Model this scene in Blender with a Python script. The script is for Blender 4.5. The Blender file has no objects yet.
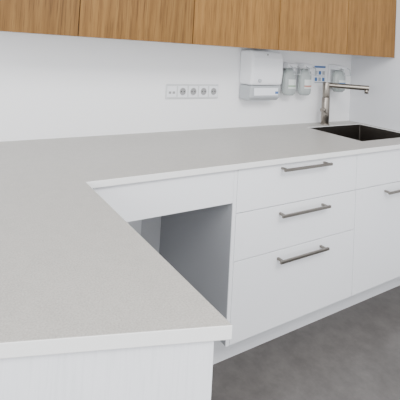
import bpy, bmesh, math
from mathutils import Matrix, Vector
S=bpy.context.scene
COL=S.collection
# ---------------------------------------------------------------- materials
def newmat(name,base=(.8,.8,.8),rough=.5,metal=0,spec=.5,**kw):
    m=bpy.data.materials.new(name);m.use_nodes=True
    b=m.node_tree.nodes['Principled BSDF']
    b.inputs['Base Color'].default_value=(*base,1);b.inputs['Roughness'].default_value=rough
    b.inputs['Metallic'].default_value=metal;b.inputs['Specular IOR Level'].default_value=spec
    for k,v in kw.items(): b.inputs[k.replace('_',' ')].default_value=v
    return m,m.node_tree,b
def N(nt,t,**kw):
    n=nt.nodes.new(t)
    for k,v in kw.items():
        if k in n.inputs: n.inputs[k].default_value=v
        else: setattr(n,k,v)
    return n
def ramp(nt,stops):
    r=nt.nodes.new('ShaderNodeValToRGB');e=r.color_ramp.elements
    while len(e)<len(stops): e.new(.5)
    for i,(p,c) in enumerate(stops): e[i].position=p;e[i].color=(*c,1)
    return r
def mapping(nt,scale,loc=(0,0,0),rot=(0,0,0)):
    tc=nt.nodes.new('ShaderNodeTexCoord');mp=nt.nodes.new('ShaderNodeMapping')
    mp.inputs['Scale'].default_value=scale;mp.inputs['Location'].default_value=loc;mp.inputs['Rotation'].default_value=rot
    nt.links.new(tc.outputs['Object'],mp.inputs['Vector']);return mp

def mat_paint(name,c,rough=.6,bump=.02):
    m,nt,b=newmat(name,c,rough,spec=.3)
    mp=mapping(nt,(1,1,1));n=N(nt,'ShaderNodeTexNoise',Scale=180.0,Detail=3.0)
    bp=N(nt,'ShaderNodeBump',Strength=bump,Distance=.002)
    nt.links.new(mp.outputs[0],n.inputs['Vector']);nt.links.new(n.outputs['Fac'],bp.inputs['Height']);nt.links.new(bp.outputs[0],b.inputs['Normal'])
    return m
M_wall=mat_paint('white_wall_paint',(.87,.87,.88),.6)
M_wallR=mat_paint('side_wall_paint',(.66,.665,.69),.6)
M_lam=mat_paint('white_laminate',(.86,.87,.895),.38,.01)
M_under=mat_paint('cabinet_underside_white',(.8,.8,.8),.6,.01)
M_shadeside=mat_paint('shade_grey_side_panel',(.40,.41,.43),.6,.01)  # shade on the knee-space side is put into this grey base colour
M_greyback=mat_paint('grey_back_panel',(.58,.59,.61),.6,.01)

def mat_quartz():
    m,nt,b=newmat('quartz_countertop',(.55,.54,.52),.36,spec=.35)
    mp=mapping(nt,(1,1,1))
    n1=N(nt,'ShaderNodeTexNoise',Scale=300.0,Detail=2.0);n2=N(nt,'ShaderNodeTexNoise',Scale=45.0,Detail=5.0)
    v=N(nt,'ShaderNodeTexVoronoi',Scale=190.0)
    r1=ramp(nt,[(.32,(.345,.33,.307)),(.68,(.45,.434,.405))]);r2=ramp(nt,[(.3,(.93,.93,.93)),(.7,(1,1,1))]);r3=ramp(nt,[(.0,(.80,.79,.76)),(.15,(1,1,1))])
    for n in (n1,n2,v): nt.links.new(mp.outputs[0],n.inputs['Vector'])
    nt.links.new(n1.outputs['Fac'],r1.inputs[0]);nt.links.new(n2.outputs['Fac'],r2.inputs[0]);nt.links.new(v.outputs['Distance'],r3.inputs[0])
    a=N(nt,'ShaderNodeMixRGB',blend_type='MULTIPLY',Fac=1.0);c=N(nt,'ShaderNodeMixRGB',blend_type='MULTIPLY',Fac=1.0)
    nt.links.new(r1.outputs[0],a.inputs[1]);nt.links.new(r2.outputs[0],a.inputs[2])
    nt.links.new(a.outputs[0],c.inputs[1]);nt.links.new(r3.outputs[0],c.inputs[2]);nt.links.new(c.outputs[0],b.inputs['Base Color'])
    return m
M_quartz=mat_quartz()
M_qedge=mat_paint('quartz_polished_edge',(.84,.84,.83),.35,.01)

def mat_floor():
    m,nt,b=newmat('grey_linoleum_floor',(.2,.2,.2),.45,spec=.35)
    mp=mapping(nt,(1,1,1))
    n1=N(nt,'ShaderNodeTexNoise',Scale=3.0,Detail=6.0,Roughness=.6);n2=N(nt,'ShaderNodeTexNoise',Scale=18.0,Detail=8.0,Roughness=.72)
    for n in (n1,n2): nt.links.new(mp.outputs[0],n.inputs['Vector'])
    r1=ramp(nt,[(.3,(.096,.088,.083)),(.7,(.145,.135,.128))]);r2=ramp(nt,[(.3,(.78,.78,.78)),(.7,(1.12,1.12,1.12))])
    nt.links.new(n1.outputs['Fac'],r1.inputs[0]);nt.links.new(n2.outputs['Fac'],r2.inputs[0])
    a=N(nt,'ShaderNodeMixRGB',blend_type='MULTIPLY',Fac=1.0)
    nt.links.new(r1.outputs[0],a.inputs[1]);nt.links.new(r2.outputs[0],a.inputs[2]);nt.links.new(a.outputs[0],b.inputs['Base Color'])
    return m
M_floor=mat_floor()

def mat_oak(name,seed,cathedral=.35,tint=1.0):
    m,nt,b=newmat(name,(.4,.25,.1),.5,spec=.25)
    mp=mapping(nt,(1,1,.07),(seed*3.7,seed,seed*1.3))
    n0=N(nt,'ShaderNodeTexNoise',Scale=5.0,Detail=2.0)
    n1=N(nt,'ShaderNodeTexNoise',Scale=110.0,Detail=6.0,Roughness=.6)
    w=N(nt,'ShaderNodeTexWave',Scale=6.0,Distortion=10.0,Detail=4.0);w.inputs['Detail Scale'].default_value=1.6
    w.bands_direction='X'
    for n in (n0,n1,w): nt.links.new(mp.outputs[0],n.inputs['Vector'])
    r=ramp(nt,[(.1,(.15*tint,.068*tint,.016*tint)),(.5,(.25*tint,.124*tint,.032*tint)),(.9,(.315*tint,.168*tint,.048*tint))])
    mix=N(nt,'ShaderNodeMixRGB',blend_type='MIX',Fac=cathedral)
    nt.links.new(n1.outputs['Fac'],mix.inputs[1]);nt.links.new(w.outputs['Color'],mix.inputs[2]);nt.links.new(mix.outputs[0],r.inputs[0])
    r2=ramp(nt,[(.3,(.85,.85,.85)),(.7,(1.05,1.05,1.05))]);nt.links.new(n0.outputs['Fac'],r2.inputs[0])
    a=N(nt,'ShaderNodeMixRGB',blend_type='MULTIPLY',Fac=1.0)
    nt.links.new(r.outputs[0],a.inputs[1]);nt.links.new(r2.outputs[0],a.inputs[2])
    mp2=mapping(nt,(1,1,.03),(seed,0,seed));n3=N(nt,'ShaderNodeTexNoise',Scale=240.0,Detail=2.0);nt.links.new(mp2.outputs[0],n3.inputs['Vector'])
    r3=ramp(nt,[(.36,(.5,.45,.4)),(.46,(1,1,1))]);nt.links.new(n3.outputs['Fac'],r3.inputs[0])
    a2=N(nt,'ShaderNodeMixRGB',blend_type='MULTIPLY',Fac=.6);nt.links.new(a.outputs[0],a2.inputs[1]);nt.links.new(r3.outputs[0],a2.inputs[2])
    nt.links.new(a2.outputs[0],b.inputs['Base Color'])
    return m
def mat_whitegrain():
    m,nt,b=newmat('white_stained_ash',(.83,.84,.86),.45,spec=.35)
    mp=mapping(nt,(1,1,.05));n=N(nt,'ShaderNodeTexNoise',Scale=190.0,Detail=5.0)
    nt.links.new(mp.outputs[0],n.inputs['Vector'])
    r=ramp(nt,[(.35,(.76,.77,.80)),(.55,(.81,.82,.85))]);nt.links.new(n.outputs['Fac'],r.inputs[0]);nt.links.new(r.outputs[0],b.inputs['Base Color'])
    bp=N(nt,'ShaderNodeBump',Strength=.10,Distance=.001);nt.links.new(n.outputs['Fac'],bp.inputs['Height']);nt.links.new(bp.outputs[0],b.inputs['Normal'])
    return m
M_ash=mat_whitegrain()
def mat_brushed(name,c=(.55,.53,.5),rough=.3):
    m,nt,b=newmat(name,c,rough,metal=1)
    mp=mapping(nt,(4,300,300));n=N(nt,'ShaderNodeTexNoise',Scale=3.0,Detail=2.0);nt.links.new(mp.outputs[0],n.inputs['Vector'])
    r=ramp(nt,[(.3,(rough-.06,)*3),(.7,(rough+.08,)*3)]);nt.links.new(n.outputs['Fac'],r.inputs[0]);nt.links.new(r.outputs[0],b.inputs['Roughness'])
    return m
M_steel=mat_brushed('brushed_steel_handle',(.25,.23,.205),.36)
M_faucet=mat_brushed('brushed_nickel',(.31,.28,.245),.3)
M_sink=mat_brushed('steel_sink_dark_reflection',(.11,.098,.086),.38)  # reflection of a dark room is put into the steel's base colour
M_drain=mat_brushed('drain_steel',(.4,.4,.4),.25)
M_plastic=mat_paint('white_plastic',(.80,.81,.835),.3,.0)
M_frame=mat_paint('outlet_frame_plastic',(.60,.61,.62),.3,.0)
M_plasticg=mat_paint('light_grey_plastic',(.42,.44,.46),.25,.0)
M_hole=mat_paint('socket_hole_dark',(.04,.04,.04),.5,.0)
M_recess=mat_paint('socket_recess',(.30,.30,.30),.4,.0)
M_gap=mat_paint('carcass_shadow_grey',(.16,.16,.17),.7,.0)
M_paper=mat_paint('paper_sheet',(.80,.82,.86),.7,.0)
M_blue=mat_paint('blue_print',(.08,.17,.38),.6,.0)
M_ink=mat_paint('dark_print',(.1,.1,.12),.6,.0)
M_label=mat_paint('pale_label',(.62,.65,.64),.6,.0)
M_green=mat_paint('green_print',(.28,.38,.28),.6,.0)
M_red=mat_paint('red_print',(.45,.22,.18),.6,.0)
M_clear,_,bb=newmat('clear_bottle_plastic',(.62,.67,.66),.15)
bb.inputs['Transmission Weight'].default_value=.5

# ---------------------------------------------------------------- mesh helpers
def obj(name,bm,mats,parent=None,loc=(0,0,0),smooth=False,bevel=0,seg=2):
    me=bpy.data.meshes.new(name);bmesh.ops.recalc_face_normals(bm,faces=bm.faces[:]);bm.to_mesh(me);bm.free()
    for m in (mats if isinstance(mats,(list,tuple)) else [mats]): me.materials.append(m)
    o=bpy.data.objects.new(name,me);COL.objects.link(o);o.location=loc
    if parent: o.parent=parent
    if smooth:
        for p in me.polygons: p.use_smooth=True
    if bevel:
        b=o.modifiers.new('bevel','BEVEL');b.width=bevel;b.segments=seg;b.limit_method='ANGLE';b.angle_limit=math.radians(40)
    return o
def addbox(bm,x0,x1,y0,y1,z0,z1,mi=0):
    vs=[bm.verts.new((x,y,z)) for z in (z0,z1) for x,y in ((x0,y0),(x1,y0),(x1,y1),(x0,y1))]
    fs=[(3,2,1,0),(4,5,6,7),(0,1,5,4),(1,2,6,5),(2,3,7,6),(3,0,4,7)]
    for f in fs:
        ff=bm.faces.new([vs[i] for i in f]);ff.material_index=mi
def box(name,x0,x1,y0,y1,z0,z1,mat,parent=None,bevel=0,seg=2):
    bm=bmesh.new();addbox(bm,x0,x1,y0,y1,z0,z1);return obj(name,bm,mat,parent,bevel=bevel,seg=seg)
def prism(name,pts,z0,z1,mat,parent=None,bevel=0,sidemat=None):
    bm=bmesh.new();lo=[bm.verts.new((x,y,z0)) for x,y in pts];hi=[bm.verts.new((x,y,z1)) for x,y in pts]
    bm.faces.new(lo[::-1]);bm.faces.new(hi);n=len(pts)
    for i in range(n):
        f=bm.faces.new((lo[i],lo[(i+1)%n],hi[(i+1)%n],hi[i]));f.material_index=1 if sidemat else 0
    return obj(name,bm,[mat,sidemat] if sidemat else mat,parent,bevel=bevel)
def cyl(name,a,b,r,mat,parent=None,r2=None,seg=32,bevel=0):
    a=Vector(a);b=Vector(b);d=b-a;bm=bmesh.new()
    bmesh.ops.create_cone(bm,cap_ends=True,segments=seg,radius1=r,radius2=r if r2 is None else r2,depth=d.length)
    bmesh.ops.transform(bm,matrix=Matrix.Translation((a+b)/2)@d.to_track_quat('Z','Y').to_matrix().to_4x4(),verts=bm.verts)
    o=obj(name,bm,mat,parent,bevel=bevel)
    for p in o.data.polygons:
        if len(p.vertices)==4: p.use_smooth=True
    return o
def tube(name,pts,r,mat,parent=None,res=12):
    cu=bpy.data.curves.new(name,'CURVE');cu.dimensions='3D';cu.bevel_depth=r;cu.bevel_resolution=6;cu.use_fill_caps=True
    sp=cu.splines.new('POLY');sp.points.add(len(pts)-1)
    for i,p in enumerate(pts): sp.points[i].co=(*p,1)
    t=bpy.data.objects.new(name+'_c',cu);COL.objects.link(t)
    me=bpy.data.meshes.new_from_object(t.evaluated_get(bpy.context.evaluated_depsgraph_get()))
    bpy.data.objects.remove(t);me.materials.clear();me.materials.append(mat)
    o=bpy.data.objects.new(name,me);COL.objects.link(o)
    for p in me.polygons:p.use_smooth=True
    if parent:o.parent=parent
    return o
def empty(name,loc=(0,0,0)):
    e=bpy.data.objects.new(name,None);e.empty_display_size=.05;COL.objects.link(e);return e

XR=2.207; TOP=.90; TH=.024; F=-.62; YF=-.605
# ---------------------------------------------------------------- room
box('floor',-3.2,XR+.1,-4.2,.1,-.05,0,M_floor)
box('wall_back',-3.2,XR+.1,0,.1,0,2.7,M_wall)
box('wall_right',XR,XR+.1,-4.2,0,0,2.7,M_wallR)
# ---------------------------------------------------------------- countertop
SX0,SX1,SY0,SY1=1.625,2.165,-.50,-.115
ct=prism('countertop',[(-1.5,-.001),(-1.5,-.847),(.008,-1.362),(-.004,F),(XR-.001,F),(XR-.001,-.001)],TOP-TH,TOP,M_quartz,sidemat=M_qedge)
cut=prism('cut',[(SX0,SY0),(SX1,SY0),(SX1,SY1),(SX0,SY1)],TOP-TH-.02,TOP+.02,M_qedge)
md=ct.modifiers.new('b','BOOLEAN');md.object=cut;md.operation='DIFFERENCE';md.solver='EXACT'
bpy.context.view_layer.update()
me=bpy.data.meshes.new_from_object(ct.evaluated_get(bpy.context.evaluated_depsgraph_get()))
ct.modifiers.clear();ct.data=me;bpy.data.objects.remove(cut)
b=ct.modifiers.new('bevel','BEVEL');b.width=.0015;b.segments=2;b.limit_method='ANGLE'
# ---------------------------------------------------------------- sink
bm=bmesh.new()
def ring(x0,x1,y0,y1,z,r,n=5):
    out=[]
    for cx,cy,a0 in ((x1-r,y1-r,0),(x0+r,y1-r,90),(x0+r,y0+r,180),(x1-r,y0+r,270)):
        for k in range(n+1):
            a=math.radians(a0+90*k/n);out.append(bm.verts.new((cx+r*math.cos(a),cy+r*math.sin(a),z)))
    return out
zt=TOP-.004
specs=[(.0006,zt-.004,.003),(.0006,zt,.003),(.0035,zt,.004),(.005,zt-.165,.012),(.014,zt-.187,.02),(.03,zt-.195,.03)]
rings=[ring(SX0+i,SX1-i,SY0+i,SY1-i,z,r) for i,z,r in specs]
for A,B in zip(rings,rings[1:]):
    for k in range(len(A)): bm.faces.new((A[k],A[(k+1)%len(A)],B[(k+1)%len(A)],B[k]))
bm.faces.new(rings[-1])
sink=empty('kitchen_sink')
obj('basin',bm,M_sink,sink,smooth=False)
cyl('drain',((SX0+SX1)/2,(SY0+SY1)/2,zt-.1945),((SX0+SX1)/2,(SY0+SY1)/2,zt-.189),.045,M_drain,sink,bevel=.002)
# ---------------------------------------------------------------- handles
def handle(parent,x0,x1,z,name='handle'):
    bm=bmesh.new()
    addbox(bm,x0,x1,YF-.038,YF-.028,z-.006,z+.006)
    for x in (x0+.012,x1-.024): addbox(bm,x,x+.012,YF-.030,YF+.001,z-.005,z+.005)
    return obj(name,bm,M_steel,parent,bevel=.0015)
# ---------------------------------------------------------------- drawer cabinet
xL,xR_,zb=.651,1.433,.165
g=.002;ft=.018;CB=YF+ft
dc=empty('drawer_cabinet')
PX0=xL-.018
box('side_panel',PX0,xL-.0005,YF+.004,-.002,zb,TOP-TH-.001,M_shadeside,dc,bevel=.0008)
box('side_edge_band',PX0,xL-.0005,YF,YF+.004,zb,TOP-TH-.001,M_lam,dc)
box('side_leg',PX0,xL-.0005,-.50,-.002,0,zb,M_lam,dc)
box('carcass',xL,xR_-.001,CB+.001,-.002,zb,TOP-TH-.002,M_gap,dc)
box('plinth',xL,xR_,-.485,-.467,0,zb-.001,M_lam,dc)
tops=[TOP-TH-.003,.6905,.4945,zb]
for i in range(3):
    box('drawer_front_%d'%(i+1),xL+g,xR_-g,YF,CB,tops[i+1]+(g if i<2 else 0),tops[i]-g,M_lam,dc,bevel=.001)
    handle(dc,.885,1.198,[.853,.655,.460][i],'handle_%d'%(i+1))
# ---------------------------------------------------------------- sink cabinet
sc=empty('sink_cabinet')
bm=bmesh.new()
addbox(bm,xR_+.001,xR_+.018,CB+.001,-.002,zb,TOP-TH-.002);addbox(bm,XR-.02,XR-.003,CB+.001,-.002,zb,TOP-TH-.002)
addbox(bm,xR_+.018,XR-.02,CB+.001,-.002,zb,zb+.018);addbox(bm,xR_+.018,XR-.02,-.02,-.002,zb+.018,TOP-TH-.002)
addbox(bm,xR_+.018,XR-.02,CB+.001,CB+.012,.62,.75)
obj('carcass',bm,M_gap,sc)
box('plinth',xR_,XR-.002,-.485,-.467,0,zb-.001,M_lam,sc)
box('false_drawer_front',xR_+g,XR-.004,YF,CB,.6905+g,TOP-TH-.003-g,M_lam,sc,bevel=.001)
box('door_front',xR_+g,XR-.004,YF,CB,zb,.6905-g,M_lam,sc,bevel=.001)
handle(sc,1.665,1.99,.655)
# ---------------------------------------------------------------- knee space apron + back
kn=empty('knee_space_panel')
box('apron',-.016,PX0-.0005,YF,YF+.018,.737,TOP-TH-.001,M_lam,kn,bevel=.001)
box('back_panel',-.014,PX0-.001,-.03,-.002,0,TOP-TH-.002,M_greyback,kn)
box('corner_post',.40,.50,-.06,-.031,0,TOP-TH-.002,M_lam,kn)
# ---------------------------------------------------------------- peninsula base
pb=empty('peninsula_base')
s=.342
def ye(x,off): return -1.36-x*s+off
prism('end_panel',[(-1.45,ye(-1.45,.006)),(-.018,ye(-.018,.006)),(-.018,ye(-.018,.026)),(-1.45,ye(-1.45,.026))],0,TOP-TH-.001,M_ash,pb,bevel=.001)
prism('side_panel',[(-.036,ye(-.036,.0275)),(-.018,ye(-.018,.0275)),(-.018,-.005),(-.036,-.005)],0,TOP-TH-.001,M_lam,pb)
# ---------------------------------------------------------------- wall cabinets
xs=[-.53,.024,.573,1.127,1.70,XR-.003]
for i in range(5):
    wc=empty('wall_cabinet')
    x0,x1=xs[i],xs[i+1]
    box('carcass',x0+.0005,x1-.0005,-.308,-.002,1.384,2.15,M_under,wc)
    mo=mat_oak('oak_veneer_%d'%i,i*2.3+1,[.30,.35,.2,.2,.2][i],[.72,.82,1,1.0,.95][i])
    box('door',x0+.002,x1-.002,-.327,-.3085,1.380,2.15,mo,wc,bevel=.0008)
# ---------------------------------------------------------------- outlets
po=empty('power_outlet_strip')
ox0,oz0,ow=.628,1.078,.0705
box('frame',ox0,ox0+5*ow,-.009,-.0005,oz0,oz0+.081,M_frame,po,bevel=.003,seg=3)
for i in range(5):
    cx=ox0+ow*(i+.5);cz=oz0+.0405
    if i==0:
        box('rocker_%d'%i,cx-.030,cx+.030,-.012,-.0092,cz-.030,cz+.030,M_plastic,po,bevel=.0012)
        for dx in (-.012,.012): box('data_port',cx+dx-.008,cx+dx+.008,-.0126,-.0121,cz-.012,cz+.001,M_recess,po)
    else:
        box('insert_%d'%i,cx-.031,cx+.031,-.011,-.0092,cz-.031,cz+.031,M_plastic,po,bevel=.001)
        bm=bmesh.new();n=32
        prof=[(.0235,-.0112),(.0235,-.0135),(.0215,-.0135),(.0205,-.0113),(.0,-.0113)]
        prev=None
        for r,y in prof[:-1]:
            cur=[bm.verts.new((cx+r*math.cos(2*math.pi*k/n),y,cz+r*math.sin(2*math.pi*k/n))) for k in range(n)]
            if prev:
                for k in range(n): 
                    f=bm.faces.new((prev[k],prev[(k+1)%n],cur[(k+1)%n],cur[k]))
            prev=cur
        f=bm.faces.new(prev);f.material_index=1
        obj('socket_cup_%d'%i,bm,[M_plastic,M_recess],po)
        for dx in (-.0095,.0095): cyl('pin_hole_%d'%i,(cx+dx,-.0114,cz),(cx+dx,-.0119,cz),.0038,M_hole,po,seg=16)
# ---------------------------------------------------------------- paper towel dispenser
pt=empty('paper_towel_dispenser')
def sidebox(name,x0,x1,prof,mat,parent,bevel,seg=4,taper=0):
    bm=bmesh.new();A=[bm.verts.new((x0,y,z)) for y,z in prof];B=[bm.verts.new((x1,y,z)) for y,z in prof]
    bm.faces.new(A);bm.faces.new(B[::-1]);n=len(prof)
    for i in range(n): bm.faces.new((A[i],B[i],B[(i+1)%n],A[(i+1)%n]))
    return obj(name,bm,mat,parent,bevel=bevel,seg=seg)
DX0,DX1=1.137,1.390
box('wall_bracket',DX0+.02,DX1-.02,-.02,0,1.10,1.35,M_plastic,pt)
sidebox('upper_cover',DX0,DX1,[(-.0002,1.372),(-.0002,1.165),(-.112,1.165),(-.122,1.24),(-.120,1.33),(-.10,1.372)],M_plastic,pt,.016,5)
sidebox('lower_tray',DX0+.004,DX1-.004,[(-.0002,1.163),(-.0002,1.072),(-.085,1.072),(-.105,1.094),(-.109,1.163)],M_plasticg,pt,.012,4)
box('paper_slot',DX0+.05,DX1-.05,-.07,-.04,1.066,1.074,M_paper,pt)
box('paper_stack',DX0+.03,DX1-.03,-.1115,-.108,1.105,1.15,M_paper,pt,bevel=.002)
cyl('key_lock',(1.26,-.112,1.35),(1.26,-.1125,1.35),.006,M_recess,pt)
cyl('plain_badge',(1.20,-.116,1.195),(1.20,-.1205,1.197),.012,M_plasticg,pt)
box('plain_mark',1.335,1.36,-.1125,-.111,1.115,1.13,M_blue,pt)
# ---------------------------------------------------------------- soap dispensers
def soap(x0,x1,zlo,zhi,lab):
    e=empty('soap_dispenser');c=(x0+x1)/2;w=(x1-x0)
    box('wall_bracket',x0+.008,x1-.008,-.02,-.0002,zlo+.02,zhi,M_plastic,e,bevel=.006,seg=3)
    sidebox('pump_housing',x0+.006,x1-.006,[(-.02,zhi),(-.02,zhi-.035),(-.08,zhi-.035),(-.098,zhi-.028),(-.085,zhi-.005)],M_plastic,e,.006,4)
    bm=bmesh.new();n=28;prev=None
    P=[(0,zlo),(.34,zlo),(.47,zlo+.012),(.50,zlo+.04),(.49,zhi-.075),(.43,zhi-.052),(.2,zhi-.037),(0,zhi-.037)]
    for r,z in P[1:-1]:
        cur=[bm.verts.new((c+w*r*math.cos(2*math.pi*k/n),-.058+.036/.50*r*math.sin(2*math.pi*k/n),z)) for k in range(n)]
        if prev:
            for k in range(n): bm.faces.new((prev[k],prev[(k+1)%n],cur[(k+1)%n],cur[k]))
        else: bm.faces.new(cur[::-1])
        prev=cur
    bm.faces.new(prev);obj('bottle',bm,M_clear,e,smooth=True)
    for (za,zb_,mm,rr) in ((zlo+.045,zhi-.105,M_label,.506),(zlo+.055,zlo+.066,lab,.512)):
        bm=bmesh.new();prev=None
        for k in range(9):
            a=math.radians(-130+80*k/8);x=c+w*rr*math.cos(a);y=-.058+.073*rr*math.sin(a)
            cur=(bm.verts.new((x,y,za)),bm.verts.new((x,y,zb_)))
            if prev: bm.faces.new((prev[0],cur[0],cur[1],prev[1]))
            prev=cur
        obj('bottle_label',bm,mm,e)
    tube('lever',[(x0+.02,-.085,zhi-.018),(x0+.02,-.118,zhi-.03),(x0+.022,-.124,zhi-.07),(x1-.022,-.124,zhi-.07),(x1-.02,-.118,zhi-.03),(x1-.02,-.085,zhi-.018)],.0032,M_plasticg,e)
    cyl('nozzle',(c,-.09,zhi-.03),(c,-.098,zhi-.05),.006,M_plastic,e)
soap(1.455,1.555,1.10,1.308,M_green)
soap(1.60,1.70,1.10,1.308,M_red)
soap(1.94,2.05,1.12,1.308,M_blue)
ns=empty('instruction_notice')
box('sheet',1.80,1.925,-.003,-.0005,1.17,1.30,M_paper,ns)
box('header_band',1.805,1.92,-.0036,-.0031,1.28,1.293,M_blue,ns)
for r in range(2):
    for k in range(3): box('pictogram',1.812+.038*k,1.838+.038*k,-.0036,-.0031,1.232-.045*r,1.258-.045*r,M_blue if (r+k)%2 else M_plasticg,ns)
    box('text_line',1.81,1.915,-.0036,-.0031,1.222-.045*r,1.225-.045*r,M_ink,ns)
# ---------------------------------------------------------------- faucet
fx,fy=1.85,-.072
fa=empty('kitchen_faucet')
cyl('base_ring',(fx,fy,TOP+.0003),(fx,fy,TOP+.008),.031,M_faucet,fa,bevel=.002)
cyl('column',(fx,fy,TOP+.008),(fx,fy,1.085),.026,M_faucet,fa,bevel=.002)
cyl('swivel_body',(fx,fy,1.087),(fx,fy,1.188),.024,M_faucet,fa,bevel=.003)
D=Vector((.62,-.78,0)).normalized()
p0=Vector((fx,fy,1.169));p1=p0+D*.26
tube('spout',[p0,p1],.017,M_faucet,fa)
cyl('aerator',p1-D*.014+Vector((0,0,-.008)),p1-D*.014+Vector((0,0,-.036)),.013,M_faucet,fa)
cyl('lever_hub',(fx,fy,1.0),(fx-.045,fy-.01,1.0),.016,M_faucet,fa,bevel=.002)
tube('lever_arm',[(fx-.04,fy-.01,1.0),(fx-.05,fy-.03,.985),(fx-.055,fy-.07,.975)],.005,M_faucet,fa)
# ---------------------------------------------------------------- light
w=bpy.data.worlds.new('World');S.world=w;w.use_nodes=True
bg=w.node_tree.nodes['Background'];bg.inputs[0].default_value=(.955,.972,1,1);bg.inputs[1].default_value=2.0
def area(name,loc,target,sx,sy,power,col=(1,1,1)):
    l=bpy.data.lights.new(name,'AREA');l.shape='RECTANGLE';l.size=sx;l.size_y=sy;l.energy=power;l.color=col
    o=bpy.data.objects.new(name,l);COL.objects.link(o);o.location=loc
    o.rotation_euler=(Vector(target)-Vector(loc)).to_track_quat('-Z','Y').to_euler();return o
area('window_daylight',(-3.0,-2.6,1.9),(.8,-.3,.9),2.4,1.6,85,(.96,.98,1))
area('ceiling_lamp',(.3,-2.6,2.7),(.5,-1.2,.5),1.6,.8,60,(1,.99,.97))
# ---------------------------------------------------------------- camera
cd=bpy.data.cameras.new('camera');cd.sensor_width=36;cd.lens=394.96/400*36;cd.shift_x=.0779;cd.shift_y=-.4211
co=bpy.data.objects.new('camera',cd);COL.objects.link(co)
co.matrix_world=Matrix.Translation((-.4456,-1.8844,1.3540))@Matrix.Rotation(-.5178,4,'Z')@Matrix.Rotation(math.pi/2+.0423,4,'X')@Matrix.Rotation(.0594,4,'Z')
cd.clip_start=.01
S.camera=co
